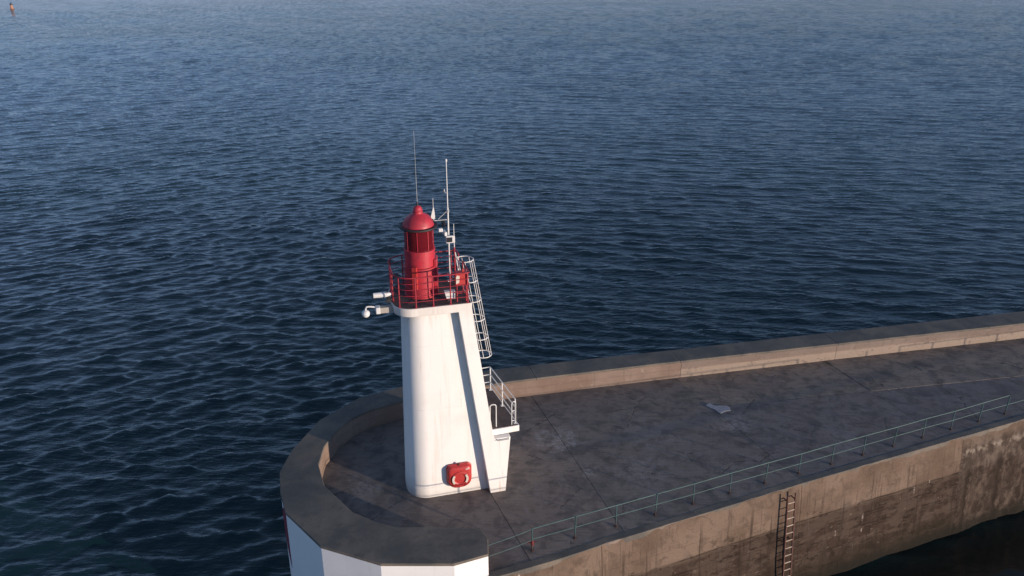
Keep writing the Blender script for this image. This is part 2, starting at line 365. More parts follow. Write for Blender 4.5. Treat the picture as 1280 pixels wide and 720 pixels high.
# ------------------------------------------------------------------ plan of the pier (metres)
INNER = [(-.76, 19.95), (-1.02, 20.42), (-2.4, 20.5), (-3.71, 20.5), (-4.36, 20.73), (-5.26, 21.25), (-6.48, 22.64), (-6.95, 23.85), (-6.99, 24.98),
         (-6.72, 26.1), (-6.32, 26.9), (-5.76, 27.48), (-4.42, 28.28), (-2.1, 29.2), (.1, 29.85), (6.6, 31.40), (10.2, 32.2), (17.4, 33.8), (25.2, 35.5), (75, 46.4)]
OUTER = [(-.73, 19.29), (-1.74, 18.88), (-3.96, 18.88), (-5.93, 19.65), (-7.44, 21.25), (-7.88, 22.29), (-8.2, 23.41), (-8.11, 24.73),
         (-7.53, 26.78), (-6.26, 28.47), (-4.55, 29.4), (-2.3, 30.3), (-.3, 30.95), (6.79, 32.52), (12.09, 33.74), (26.05, 36.9), (75.3, 47.6)]
QUAY = [(-.76, 19.12), (0, 19.4), (1.45, 19.98), (3.14, 20.75), (9.12, 23.28), (10.63, 23.93), (21.08, 28.15), (27, 30.4), (76, 41.2)]

def resample(path, step):
    out = []; s0 = 0
    for a, b in zip(path[:-1], path[1:]):
        L = math.dist(a, b); n = max(1, round(L / step))
        for i in range(n): out.append((a[0] + (b[0] - a[0]) * i / n, a[1] + (b[1] - a[1]) * i / n, s0 + L * i / n))
        s0 += L
    out.append((*path[-1], s0)); return out
def smooth_noise(u, v, seed, octs=((1.0, 1.0),)):
    r = np.random.default_rng(seed); out = 0
    for f, a in octs:
        for _ in range(6):
            th = r.uniform(0, PI); ph = r.uniform(0, 2 * PI); k = f * r.uniform(.7, 1.4) * 2 * PI
            out = out + a * np.sin(k * (u * math.cos(th) + v * math.sin(th)) + ph) / 3
    return out
def wall_sheet(name, path, z0, z1, mat, parent, outward, step=.12, zstep=.12, batter=0.0, rough=.0, joints=(), rough_from=None):
    P = resample(path, step); m = len(P)
    nz = max(1, round((z1 - z0) / zstep))
    xy = np.array([(p[0], p[1]) for p in P]); U = np.array([p[2] for p in P])
    tn = np.gradient(xy, axis=0); tn /= np.linalg.norm(tn, axis=1)[:, None]
    nr = np.stack([tn[:, 1], -tn[:, 0]], 1) * outward
    V = []; uv = []
    Z = np.linspace(z0, z1, nz + 1)
    for z in Z:
        d = batter * (z1 - z) + rough * smooth_noise(U, np.full_like(U, z), 3, ((.25, 1), (.9, .5), (2.5, .3)))
        if rough_from is not None:
            k = np.clip((U - rough_from) / .4, 0, 1) * np.clip((z1 - .15 - z) / .5, 0, 1)
            d = d + k * .03 * smooth_noise(U, np.full_like(U, z), 9, ((.4, 1), (1.3, .8), (3.1, .5)))
        for j in joints: d = d - .012 * (np.abs(U - j) < step * .45)
        q = xy + nr * d[:, None]
        for i in range(m): V.append((q[i, 0], q[i, 1], z)); uv.append((U[i], z))
    F = [(r * m + i, r * m + i + 1, (r + 1) * m + i + 1, (r + 1) * m + i) for r in range(nz) for i in range(m - 1)]
    if outward < 0: F = [f[::-1] for f in F]
    me = bpy.data.meshes.new(name); me.from_pydata(V, [], F); me.materials.append(mat)
    ul = me.uv_layers.new(name='UVMap')
    idx = np.zeros(len(me.loops), dtype=np.int64); me.loops.foreach_get('vertex_index', idx)
    ul.data.foreach_set('uv', np.array(uv)[idx].ravel().astype(np.float32))
    me.shade_smooth(); me.set_sharp_from_angle(angle=R(14))
    o = bpy.data.objects.new(name, me); C.objects.link(o); o.parent = parent
    return o

# --- deck slabs
def clip(poly, p, d, side, gap):   # keep the part on one side of line p + t d
    n = Vector((-d[1], d[0])).normalized() * side; out = []
    f = lambda q: (q[0] - p[0]) * n.x + (q[1] - p[1]) * n.y - gap
    for a, b in zip(poly, poly[1:] + poly[:1]):
        fa, fb = f(a), f(b)
        if fa >= 0: out.append(a)
        if (fa >= 0) != (fb >= 0):
            t = fa / (fa - fb); out.append((a[0] + (b[0] - a[0]) * t, a[1] + (b[1] - a[1]) * t))
    return out
G = .0045
deck = QUAY + [(INNER[k][0] + .02, INNER[k][1] + .06) if k > 12 else INNER[k] for k in range(len(INNER) - 1, -1, -1)]
joints = [((-.36, 22.3), (1.02, -2.56)), ((1.45, 28.19), (.64, -1.93)), ((7.52, 31.11), (3.11, -7.18)), ((15.97, 29.81), (.60, -1.60)), ((24.6, 33.0), (.62, -1.6)), ((34, 35), (.6, -1.6)), ((46, 38), (.5, -1.6))]
tones = [.35, .75, .45, .6, .7, .5, .5, .6]
slabs = []; rest = deck
for i, (p, d) in enumerate(joints):
    L_ = clip(rest, p, d, -1, G); rest = clip(rest, p, d, 1, G); slabs.append((L_, tones[i]))
slabs.append((rest, .6))
fin_s = []
for i, (pl, tn) in enumerate(slabs):
    if i >= 3:
        p, d = (9.88, 29.35), (13.3, 2.41)
        fin_s += [(clip(pl, p, d, 1, G), .95), (clip(pl, p, d, -1, G), .12 + .1 * (i % 2))]
    else: fin_s.append((pl, tn))
mb = MB(); tv = []
for i, (pl, tn) in enumerate(fin_s):
    if len(pl) < 3: continue
    n0 = len(mb.v); mb.prism(pl, -.25, 0.0 + .004 * ((i * 7) % 3 - 1)); tv += [tn] * (len(mb.v) - n0)
me = bpy.data.meshes.new('pier_deck'); me.from_pydata(mb.v, [], mb.f)
at = me.attributes.new('tone', 'FLOAT', 'POINT'); at.data.foreach_set('value', tv)
bm = bmesh.new(); bm.from_mesh(me); bmesh.ops.recalc_face_normals(bm, faces=bm.faces); bm.to_mesh(me); bm.free()
me.materials.append(MAT['deck'])
o = bpy.data.objects.new('pier_deck', me); C.objects.link(o); struct(o)
bv = o.modifiers.new('bevel', 'BEVEL'); bv.width = .008; bv.segments = 1; bv.limit_method = 'ANGLE'; bv.angle_limit = R(60)
# pier core under the slabs
core = [(p[0] - .0, p[1] + .12) for p in QUAY] + [(p[0], p[1]) for p in reversed(INNER)]
struct(MB().prism(core, -5.5, -.07).build('pier_core', MAT['core']))
# mortar patch on the deck
patch = [(8.22, 29.2), (8.33, 29.33), (8.47, 29.36), (8.52, 29.24), (8.63, 29.18), (8.85, 29.2), (9.12, 29.17), (9.20, 29.05), (9.17, 28.8), (8.98, 28.76), (8.84, 28.68), (8.70, 28.58), (8.60, 28.72), (8.53, 28.88), (8.37, 29.02)]
o = MB().prism(patch, 0.004, .03).build('mortar_patch', MAT['patch'], bevel=.008); struct(o)

# --- quay wall
qw = thing('quay_wall', 'brown stained concrete quay wall dropping to the dark harbour water', 'wall', (0, 0, 0))
jq = []
s = 0; 
for a, b in zip(QUAY[:-1], QUAY[1:]):
    s += math.dist(a, b); 
    if b in ((10.63, 23.93), (3.14, 20.75)): jq.append(round(s, 2))
jq += [20.3, 30, 40]
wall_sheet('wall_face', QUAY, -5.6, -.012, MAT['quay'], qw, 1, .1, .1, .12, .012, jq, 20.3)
# top nosing of the wall, a course of concrete with a worn edge
P = resample(QUAY, .35); tops = MB(); L0 = []
rr = random.Random(5)
xy = [Vector((p[0], p[1])) for p in P]
ins = []; outs = []
for i, p in enumerate(xy):
    d = (xy[min(i + 1, len(xy) - 1)] - xy[max(i - 1, 0)]).normalized(); n = Vector((d.y, -d.x))
    outs.append(p + n * (.012 + rr.choice((0, 0, 0, 0, 0, 0, -.02)) + rr.uniform(-.003, .001))); ins.append(p + Vector((-n.x, -n.y)) * (.26 + rr.uniform(-.01, .01)))
V = [(*a, .008) for a in outs] + [(*a, .008) for a in ins] + [(*a, -.22) for a in outs] + [(*a, -.22) for a in ins]
n = len(outs); F = []
for i in range(n - 1):
    F += [(i, i + 1, n + i + 1, n + i), (i, i + 1, 2 * n + i + 1, 2 * n + i), (n + i, n + i + 1, 3 * n + i + 1, 3 * n + i), (2 * n + i, 2 * n + i + 1, 3 * n + i + 1, 3 * n + i)]
F += [(0, n, 3 * n, 2 * n), (n - 1, 2 * n - 1, 4 * n - 1, 3 * n - 1)]
tops.add(V, F); tops.build('coping', MAT['cap'], qw, bevel=.012)

# --- parapet
pw = thing('parapet_wall', 'low concrete sea wall curving round the pier head, painted white on its outer face', 'wall')
HP = .85
wall_sheet('inner_face', INNER, 0.0, HP - .1, MAT['parapet'], pw, 1, .2, .15, 0, .006, (26.15, 33.95))
wall_sheet('outer_face', OUTER[8:], -5.6, HP - .1, MAT['parapet'], pw, -1, .5, .3, .02, .01)
wall_sheet('painted_face', OUTER[:9], -5.6, HP - .09, MAT['face'], pw, -1, .25, .25, .012, .004)
# end cheek between the two faces
e = MB(); e.add([(-.735, 19.29, -.3), (-.762, 19.95, -.3), (-.762, 19.95, HP - .1), (-.735, 19.29, HP - .1)], [(0, 1, 2, 3)]); e.build('end_face', MAT['parapet'], pw)
ring = [(p[0], p[1]) for p in OUTER] + [(p[0], p[1]) for p in reversed(INNER)]
# coping laid in lengths, split at the joints
cuts = [((-5.0, 29.0), (.45, -1)), ((.9, 30.6), (.28, -1)), ((7.45, 32), (.25, -1)), ((15.1, 33.9), (.25, -1)), ((23, 36), (.25, -1)), ((31, 38), (.25, -1))]
ob = MB(); op = MB()
def grow(path, k, sgn):
    out = []
    for i, p in enumerate(path):
        a = Vector(path[max(i - 1, 0)]); b = Vector(path[min(i + 1, len(path) - 1)]); d = (b - a).normalized(); nn = Vector((d.y, -d.x)) * sgn
        out.append((p[0] + nn.x * k, p[1] + nn.y * k))
    return out
ringo = grow(OUTER, .02, -1); ringi = grow(INNER, .012, 1)
NO = len(ringo)
full = ringo + ringi[::-1]
head = ringo[:12] + ringi[:14][::-1]     # curved head
tail = ringo[11:] + ringi[13:][::-1]
ob.prism(head, HP - .1, HP)
rest = tail
for i, (p, d) in enumerate(cuts[1:]):
    a = clip(rest, p, d, -1, .002); rest = clip(rest, p, d, 1, .002)
    if len(a) > 2: ob.prism(a, HP - .1, HP + .003 * (i % 2))
ob.prism(rest, HP - .1, HP)
ob.build('coping', MAT['cap'], pw, bevel=.02)
# red disc painted on the seaward facet, drawn on the paint as a thin raised coat
A = Vector((-7.44, 21.25, 0)); B = Vector((-7.88, 22.29, 0)); du = (B - A).normalized(); nn = Vector((-du.y, du.x, 0))
if nn.x > 0: nn = -nn
rd = MB(); cu, cz, rad = 0.01, -.38, 1.15
pts = []
Lf = (B - A).length - .01
ring_ = []
for k in range(49):
    th = -PI / 2 + PI * k / 48
    ring_.append((min(Lf, cu + rad * math.cos(th)), cz + rad * .97 * math.sin(th)))
ring_.append((cu, cz))
def P3(q, off):
    return A + du * q[0] + nn * (off + .012 * (HP - .09 - q[1])) + Vector((0, 0, q[1]))
m = len(ring_)
rd.add([P3(q, .004) for q in ring_] + [P3(q, .013) for q in ring_], [tuple(range(m))[::-1], tuple(m + i for i in range(m))] + [(i, (i + 1) % m, m + (i + 1) % m, m + i) for i in range(m)])
rd.build('painted_disc', MAT['redd'], pw)

# ------------------------------------------------------------------ lighthouse
OX, OY, TA = -2.94, 23.08, R(15)
lh = thing('lighthouse', 'squat white lighthouse with a red lantern and a sloping buttress on the pier head', 'lighthouse', (OX, OY, 0), TA)
def W(u, v, z): return (OX + u * math.cos(TA) - v * math.sin(TA), OY + u * math.sin(TA) + v * math.cos(TA), z)
def foot(u0, u1, v0, v1, rl, rr_, z, n=14, rb=None):
    rb = rb or rl
    out = []
    for (cx, cy, a0, r) in ((u0 + rl, v0 + rl, PI, rl), (u1 - rr_, v0 + rr_, 1.5 * PI, rr_), (u1 - rr_, v1 - rr_, 0, rr_), (u0 + rb, v1 - rb, .5 * PI, rb)):
        for k in range(n + 1):
            a = a0 + .5 * PI * k / n; out.append((cx + r * math.cos(a), cy + r * math.sin(a), z))
    return out
tw = MB(); loops = []
for k in range(0, 25):
    s_ = k / 24; z = -.02 + 7.16 * s_
    loops.append(foot(-.67 + .18 * s_, 2.45 - .88 * s_, 0 + .20 * s_, 2.40 - .3 * s_, .75 - .1 * s_, .12, z, rb=1.35 - .1 * s_))
tw.loft(loops).build('tower', MAT['white'], lh, smooth=40)
# plinth line: slightly projecting foot band
MB().loft([foot(-.675, 2.45, -.005, 2.41, .755, .12, -.02, rb=1.35), foot(-.666, 2.40, .004, 2.40, .752, .12, .36, rb=1.345)]).build('plinth', MAT['white'], lh, smooth=40)
# front and rear sloping buttresses
def buttress(vb0, vt0, vb1, vt1, name):
    poly = [(2.17, -.02), (1.245, 7.13), (1.69, 7.13), (2.30, 2.48), (2.335, 2.2), (2.93, 2.2), (2.72, -.02)]
    V = []; n = len(poly)
    for (b0, t0) in ((vb0, vt0), (vb1, vt1)):
        for (u_, z_) in poly: V.append((u_, b0 + (t0 - b0) * z_ / 7.13, z_))
    tr = tessellate_polygon([[Vector((p[0], p[1], 0)) for p in poly]])
    F = [tuple(t) for t in tr] + [tuple(i + n for i in t) for t in tr] + [(i, (i + 1) % n, n + (i + 1) % n, n + i) for i in range(n)]
    MB().add(V, F).build(name, MAT['white'], lh, bevel=.018)
buttress(-.31, -.05, .30, .45, 'buttress'); buttress(2.05, 1.85, 2.55, 2.14, 'buttress')
MB().add([(2.2, .26, -.02), (2.705, .26, -.02), (2.705, 2.5, -.02), (2.2, 2.5, -.02), (2.2, .26, 2.2), (2.9, .26, 2.2), (2.9, 2.5, 2.2), (2.2, 2.5, 2.2)],
         [(0, 1, 2, 3), (4, 5, 6, 7), (0, 1, 5, 4), (1, 2, 6, 5), (2, 3, 7, 6), (3, 0, 4, 7)]).build('landing_pier', MAT['white'], lh, bevel=.01)
# gallery slab and floor
gal = foot(-.79, 1.70, -.055, 2.16, .62, .03, 0)
ld_cut = lambda P: P
MB().loft([[(p[0] * .985 + .005, p[1] * .985 + .012, 7.10) for p in gal], [(p[0], p[1], 7.18) for p in gal], [(p[0], p[1], 7.385) for p in gal]]).build('gallery_slab', MAT['white'], lh, smooth=35, bevel=.012)
MB().loft([[(p[0], p[1], 7.386) for p in foot(-.76, 1.67, -.03, 2.13, .60, .03, 0)], [(p[0], p[1], 7.402) for p in foot(-.755, 1.665, -.025, 2.125, .60, .03, 0)]]).build('gallery_floor', MAT['floor'], lh, smooth=35)
# landing
lp = [(1.9, -.055), (3.30, -.055), (3.02, 2.78), (1.9, 2.78)]
MB().prism([(2.02, -.075), (3.31, .0), (3.31, .05), (2.98, 2.75), (2.0, 2.75)], 2.22, 2.455).build('landing', MAT['white'], lh, bevel=.015)
MB().prism([(2.25, .0), (3.27, .03), (2.95, 2.72), (2.02, 2.72)], 2.456, 2.468).build('landing_floor', MAT['floor'], lh)
# landing railing
lr = MB(); zb = 2.46
posts = [(3.20, .16), (3.05, 1.40), (2.90, 2.62)]
for (a, b) in posts:
    lr.tube([(a, b, zb), (a, b, zb + .98)], .024, 10); lr.box((a, b, zb + .012), (.12, .12, .02))
for h in (.98, .66, .34):
    lr.tube([(3.20, .16, zb + h), (3.05, 1.40, zb + h), (2.90, 2.62, zb + h)], .020, 8)
    lr.tube([(2.90, 2.62, zb + h), (2.2, 2.6, zb + h)], .020, 8)
lr.build('landing_railing', MAT['whitem'], lh, smooth=40)
def hoop(u_, v_, du_, h, r=.017):
    pts = []; c = .09
    for (px, pz) in ((u_, zb), (u_, zb + h - c)): pts.append((px, v_, pz))
    for k in range(1, 6):
        a = PI - PI / 2 * k / 5; pts.append((u_ + math.copysign(c, du_) * (1 + math.cos(a) if True else 0), v_, zb + h - c + c * math.sin(a)))
    x1 = u_ + du_
    for k in range(0, 6):
        a = PI / 2 - PI / 2 * k / 5; pts.append((x1 - math.copysign(c, du_) * (1 - math.cos(a)), v_, zb + h - c + c * math.sin(a)))
    pts += [(x1, v_, zb + .12)]
    return pts
hb = MB(); hb.tube(hoop(2.50, .10, -.22, .92), .019, 8).build('handhold', MAT['whitem'], lh, smooth=40)
hb = MB(); hb.tube(hoop(3.06, .10, .14, .93), .017, 8)
hb.tube([(3.06, .1, zb + .55), (3.2, .13, zb + .55)], .014, 8); hb.tube([(3.06, .1, zb + .15), (3.2, .13, zb + .15)], .014, 8)
hb.build('handhold', MAT['whitem'], lh, smooth=40)
st = MB(); st.tube([(2.42, -.16, 2.19), (2.45, -.30, 2.15), (2.84, -.30, 2.15), (2.87, -.16, 2.19)], .015, 8); 
st.build('step_rung', MAT['steel'], lh, smooth=40)
# ladder with safety cage
uc = lambda z: 1.78 + (8.35 - z) * .160
vc = 1.38; rc = .29
ld = MB()
for sv in (-.2, .2):
    ld.tube([(uc(2.6) - .27, vc + sv, 2.47), (uc(7.4) - .27, vc + sv, 7.4), (uc(8.4) - .27, vc + sv, 8.55)], .019, 8)
z = 2.75
while z < 8.3:
    ld.tube([(uc(z) - .27, vc - .2, z), (uc(z) - .27, vc + .2, z)], .012, 6); z += .28
lo = ld.build('ladder', MAT['whitem'], lh, smooth=40)
cg = MB()
angs = [R(-150 + 300 * k / 24) for k in range(25)]
zs = [8.35, 7.6, 6.87, 6.14, 5.41, 4.70]
for z in zs: cg.tube([(uc(z) + rc * math.cos(a), vc + rc * math.sin(a), z) for a in angs], .016, 8)
for a in (R(-100), R(-50), 0, R(50), R(100)):
    cg.tube([(uc(z) + rc * math.cos(a), vc + rc * math.sin(a), z) for z in (8.35, 6.5, 4.70)], .010, 6)
cg.build('safety_cage', MAT['whitem'], lo, smooth=40)
# gallery railing
gr = MB()
gp = foot(-.74, 1.64, -.01, 2.11, .58, .05, 0, 10)
def arc_path(path):
    P = path + [path[0]]; L = [0]
    for a, b in zip(P[:-1], P[1:]): L.append(L[-1] + math.dist(a[:2], b[:2]))
    return P, L
GP, GL = arc_path(gp)
def at_len(s_):
    s_ %= GL[-1]
    for i in range(len(GL) - 1):
        if GL[i + 1] >= s_:
            k = (s_ - GL[i]) / max(1e-9, GL[i + 1] - GL[i]); a, b = GP[i], GP[i + 1]
            return (a[0] + (b[0] - a[0]) * k, a[1] + (b[1] - a[1]) * k)
# the opening for the ladder is on the right side, v 1.1..1.7
def s_of(u_, v_):
    best = min(((math.dist(at_len(x * .01), (u_, v_)), x * .01) for x in range(int(GL[-1] * 100))))
    return best[1]
s_a = s_of(1.64, 1.72); s_b = s_of(1.64, 1.05) + GL[-1]
tot = s_b - s_a
railing = gr
npost = 14
prails = [[] for _ in range(5)]
N = 90
for k in range(N + 1):
    q = at_len(s_a + tot * k / N)
    for r_, h in zip(prails, (1.02, .82, .62, .41, .20)): r_.append((q[0], q[1], 7.40 + h))
for i, r_ in enumerate(prails): gr.tube(r_, .023 if i == 0 else .011, 8)
ro = gr.build('gallery_railing', MAT['redrail'], lh, smooth=50)
pm = None
for k in range(npost + 1):
    q = at_len(s_a + tot * k / npost)
    m_ = MB().tube([(q[0], q[1], 7.40), (q[0], q[1], 8.42)], .021, 8).box((q[0], q[1], 7.41), (.09, .09, .016))
    m_.build('post', MAT['redrail'], ro, smooth=40)
# lantern
LU, LV = .25, 1.13
base = [(.545, 7.40), (.545, 7.45), (.525, 7.46), (.525, 7.66), (.535, 7.665), (.535, 7.70), (.525, 7.705), (.525, 7.93), (.535, 7.935), (.535, 7.97), (.525, 7.975), (.525, 8.14), (.54, 8.145), (.54, 8.18), (.52, 8.19), (.52, 8.38), (.545, 8.385), (.545, 8.43), (.485, 8.44), (.485, 8.93), (.51, 8.94), (.51, 9.0), (.47, 9.01)]
bo = MB().lathe((LU, LV, 0), base, 48).build('lantern_base', MAT['red'], lh, smooth=35)
MB().lathe((LU, LV, 0), [(.455, 9.01), (.455, 9.72)], 48, cap=False).build('lantern_glass', MAT['glass'], lh, smooth=35)
MB().lathe((LU, LV, 0), [(.10, 9.0), (.20, 9.1), (.24, 9.3), (.24, 9.42), (.20, 9.6), (.10, 9.7)], 24).build('lens', MAT['lens'], lh, smooth=60)
ml = MB()
for k in range(8):
    a = R(-105) + 2 * PI * k / 8
    rot = Matrix.Rotation(a, 3, 'Z'); ml.box(Vector((LU, LV, 9.365)) + rot @ Vector((.462, 0, 0)), (.022, .022, .74), rot)
ml.lathe((LU, LV, 0), [(.47, 9.69), (.485, 9.70), (.485, 9.76), (.47, 9.765)], 48)
ml.build('glazing_bars', MAT['red'], lh, smooth=35)
dome = [(.47, 9.72), (.50, 9.735), (.505, 9.775), (.49, 9.82), (.475, 9.88), (.435, 9.965), (.375, 10.04), (.30, 10.10), (.22, 10.142), (.165, 10.165), (.152, 10.185), (.15, 10.225), (.165, 10.24), (.165, 10.26), (.14, 10.29), (.135, 10.34), (.10, 10.385), (.045, 10.41), (.01, 10.415)]
MB().lathe((LU, LV, 0), dome, 48).build('lantern_roof', MAT['red'], lh, smooth=35)
gt = MB(); gt.lathe((LU, LV, 0), [(.49, 9.70), (.60, 9.71), (.625, 9.735), (.625, 9.775), (.60, 9.785), (.49, 9.75)], 48, cap=False)
for k in range(8):
    a = 2 * PI * k / 8; gt.tube([(LU + .50 * math.cos(a), LV + .50 * math.sin(a), 9.70), (LU + .60 * math.cos(a), LV + .60 * math.sin(a), 9.77)], .012, 6)
gt.build('gutter_ring', MAT['black'], lh, smooth=35)
# slim upright box and conduit fixed to the front of the lantern base
a = R(-118); rot = Matrix.Rotation(a, 3, 'Z')
cb = MB(); cb.box(Vector((LU, LV, 8.12)) + rot @ Vector((.56, 0, 0)), (.10, .17, .80), rot)
cb.build('cable_box', MAT['box'], lh, bevel=.015)
# bulge at the back of the lantern base (equipment door)
a = R(-12); rot = Matrix.Rotation(a, 3, 'Z')
MB().box(Vector((LU, LV, 8.05)) + rot @ Vector((.50, 0, 0)), (.12, .46, 1.22), rot).build('access_door', MAT['red'], lh, bevel=.03)
# floor seams of the gallery plates
for a in (R(-125), R(-100), R(-70), R(-40), R(-170), R(150)):
    sm = MB().tube([(LU + .56 * math.cos(a), LV + .56 * math.sin(a), 7.404), (LU + 1.0 * math.cos(a), LV + 1.0 * math.sin(a), 7.404)], .010, 6); sm.build('floor_cable', MAT['black'], lh, smooth=40)

def onto(name, label, cat, group=None, at=(0, 0, 0)): return thing(name, label, cat, W(*at), TA, group)
# --- whip aerial on the lantern roof
t_ = onto('whip_antenna', 'thin grey whip aerial rising from the tip of the red lantern roof', 'antenna', at=(LU, LV, 10.41))
MB().lathe((0, 0, 0), [(.03, 0), (.03, .10), (.018, .13)], 12).build('base_mount', MAT['black'], t_, smooth=40)
MB().tube([(0, 0, .1), (0, 0, 1.2), (0, 0, 2.38)], .009, 8, r2=.003).build('whip', MAT['steel'], t_, smooth=40)
# --- instrument mast
MU, MV = 1.36, 1.92
mt = onto('antenna_mast', 'tall white instrument mast standing behind the lantern on the gallery', 'mast', at=(MU, MV, 7.40))
MB().tube([(0, 0, 0), (0, 0, 2.6)], .028, 12).box((0, 0, .01), (.16, .16, .02)).build('pole', MAT['whitem'], mt, smooth=40)
MB().tube([(0, 0, 2.55), (0, 0, 4.20)], .020, 10, r2=.014).lathe((0, 0, 0), [(.032, 4.16), (.032, 4.22), (.01, 4.25)], 10).build('aerial', MAT['whitem'], mt, smooth=40)
ar = MB(); ar.tube([(0, 0, 2.52), (-.34, -.06, 2.26)], .016, 8); ar.tube([(-.04, 0, 2.2), (-.52, -.12, 2.24)], .016, 8); MB().tube([(-.02, 0, 3.1), (-.10, -.02, 3.18)], .012, 6).lathe((-.10, -.02, 3.16), [(.02, 0), (.028, .05), (.012, .1)], 10).build('clip', MAT['steel'], mt, smooth=40); ar.lathe((0, 0, 2.46), [(.05, 0), (.05, .07)], 12)
ar.build('cross_arm', MAT['steel'], mt, smooth=40)
# junction boxes clamped to the mast
MB().box((-.16, -.16, 1.80), (.10, .30, .13), Matrix.Rotation(R(8), 3, 'Z')).box((-.30, -.20, 1.93), (.14, .12, .12)).build('sensor_housing', MAT['whitem'], mt, bevel=.02)
sp = MB(); 
for k in range(4): sp.lathe((-.17, -.05, 1.98 + k * .055), [(.05, 0), (.085, .012), (.05, .03)], 14)
sp.build('sensor', MAT['black'], mt, smooth=40)
pb = MB().box((.03, -.13, 1.55), (.30, .10, .25)).build('display_box', MAT['whitem'], mt, bevel=.015)
MB().box((-.005, -.185, 1.55), (.19, .012, .17)).build('dark_panel', MAT['screen'], pb)
# --- wind vane standing on the cross arm
wv = onto('wind_vane', 'small white wind vane with a pointed rod beside the tall mast', 'wind vane', at=(MU - .50, MV - .12, 9.66))
MB().tube([(0, 0, 0), (0, 0, .75)], .013, 8, r2=.007).build('rod', MAT['whitem'], wv, smooth=40)
vp = MB(); V = [(-.11, 0, .06), (.045, 0, .04), (.05, 0, .14), (.02, 0, .44), (-.01, 0, .42)]
vp.add([(x, -.012, z) for x, _, z in V] + [(x, .012, z) for x, _, z in V], [(0, 1, 2, 3, 4), (9, 8, 7, 6, 5)] + [(i, (i + 1) % 5, 5 + (i + 1) % 5, 5 + i) for i in range(5)])
vp.build('fin', MAT['whitem'], wv, bevel=.004)
# --- short rod aerial with red foot
ra = onto('rod_antenna', 'short white rod aerial with a red lower tube beside the mast', 'antenna', at=(1.52, 1.80, 7.40))
MB().tube([(0, 0, 0), (0, 0, 1.25)], .03, 10).build('lower_tube', MAT['redrail'], ra, smooth=40)
MB().tube([(0, 0, 1.24), (0, 0, 2.08)], .017, 8, r2=.009).build('rod', MAT['whitem'], ra, smooth=40)
# --- red cabinet on the railing
rc_ = onto('equipment_cabinet', 'small red cabinet with a white label on the right corner of the gallery railing', 'cabinet', at=(1.40, .12, 7.40))
MB().box((0, 0, .80), (.42, .20, .42)).build('body', MAT['box'], rc_, bevel=.025)
MB().box((0, -.012, 1.03), (.38, .26, .03)).box((.06, 0, 1.08), (.07, .07, .09)).build('lid', MAT['box'], rc_, bevel=.01)
MB().add([(-.19, -.106, .66), (-.09, -.106, .70), (-.07, -.106, .93), (-.15, -.106, .96), (-.19, -.106, .90), (-.19, -.100, .66), (-.09, -.100, .70), (-.07, -.100, .93), (-.15, -.100, .96), (-.19, -.100, .90)],
         [(0, 1, 2, 3, 4), (9, 8, 7, 6, 5)] + [(i, (i + 1) % 5, 5 + (i + 1) % 5, 5 + i) for i in range(5)]).build('label_plate', MAT['strip'], rc_)
MB().tube([(-.15, 0, 0), (-.15, 0, .6)], .02, 8).tube([(.15, 0, 0), (.15, 0, .6)], .02, 8).tube([(-.15, .0, .3), (.15, .0, .3)], .015, 8).build('stand', MAT['redrail'], rc_, smooth=40)
# --- white box on the floor
wb = onto('equipment_box', 'white tapered equipment box on the gallery floor left of the red cabinet', 'box', at=(1.06, .30, 7.40))
MB().add([(-.14, -.08, .10), (.14, -.08, .06), (.14, .10, .06), (-.14, .10, .10), (-.20, -.08, .34), (.15, -.08, .34), (.15, .10, .34), (-.20, .10, .34)],
         [(0, 1, 2, 3), (4, 5, 6, 7), (0, 1, 5, 4), (1, 2, 6, 5), (2, 3, 7, 6), (3, 0, 4, 7)]).build('body', MAT['whitem'], wb, bevel=.012)
MB().box((0, .01, .05), (.2, .14, .09)).build('foot', MAT['black'], wb)
# --- cameras on the left
dc = onto('dome_camera', 'white globe security camera on a curved arm left of the gallery', 'camera', at=(-.78, .55, 7.22))
MB().box((-.20, 0, .0), (.42, .20, .19)).build('bracket', MAT['tan'], dc, bevel=.01)
MB().box((-.48, 0, .01), (.14, .24, .22)).build('mounting_box', MAT['whitem'], dc, bevel=.02)
arc = [(-.54 - .24 * math.sin(R(a)), 0, .06 + .10 * math.sin(R(a * 1.0)) * (1 if a < 91 else 1) - (0 if a <= 90 else .0)) for a in range(0, 91, 10)]
arc = [(-.54, 0, .05)] + [(-.54 - .27 * (1 - math.cos(R(a))) , 0, .05 + .10 * math.sin(R(a))) for a in range(10, 91, 10)] + [(-.81 - .06 * math.sin(R(a)), 0, .15 - .12 * (1 - math.cos(R(a)))) for a in range(15, 91, 15)]
MB().tube(arc, .028, 10).build('arm', MAT['whitem'], dc, smooth=50)
MB().lathe((-.87, 0, -.09), [(.02, -.125), (.07, -.105), (.115, -.06), (.13, 0), (.125, .05), (.09, .10), (.04, .125)], 24).build('globe', MAT['whitem'], dc, smooth=60)
fc = onto('floodlight', 'pale tubular floodlight on a dark bracket above the globe camera', 'light', at=(-.72, .72, 7.33))
ry = Matrix.Rotation(R(90), 3, 'Y')
fl = MB(); prof = [(.04, -.62), (.085, -.60), (.09, -.30), (.085, -.16), (.05, -.06), (.015, .0)]
V = []; 
tmp = MB().lathe((0, 0, 0), prof, 20)
tmp.v = [(z - .04, x, y + .33 + .10 * 0) for (x, y, z) in tmp.v]
tmp.build('housing', MAT['whitem'], fc, smooth=50)
tmp = MB().lathe((0, 0, 0), [(.072, -.632), (.072, -.60)], 20); tmp.v = [(z - .04, x, y + .33) for (x, y, z) in tmp.v]; tmp.build('lamp_glass', MAT['screen'], fc)
MB().tube([(-.02, 0, .04), (-.16, 0, .20), (-.24, 0, .26)], .03, 8).box((-.16, 0, .14), (.16, .14, .18), Matrix.Rotation(R(35), 3, 'Y')).build('bracket', MAT['black'], fc, bevel=.01)

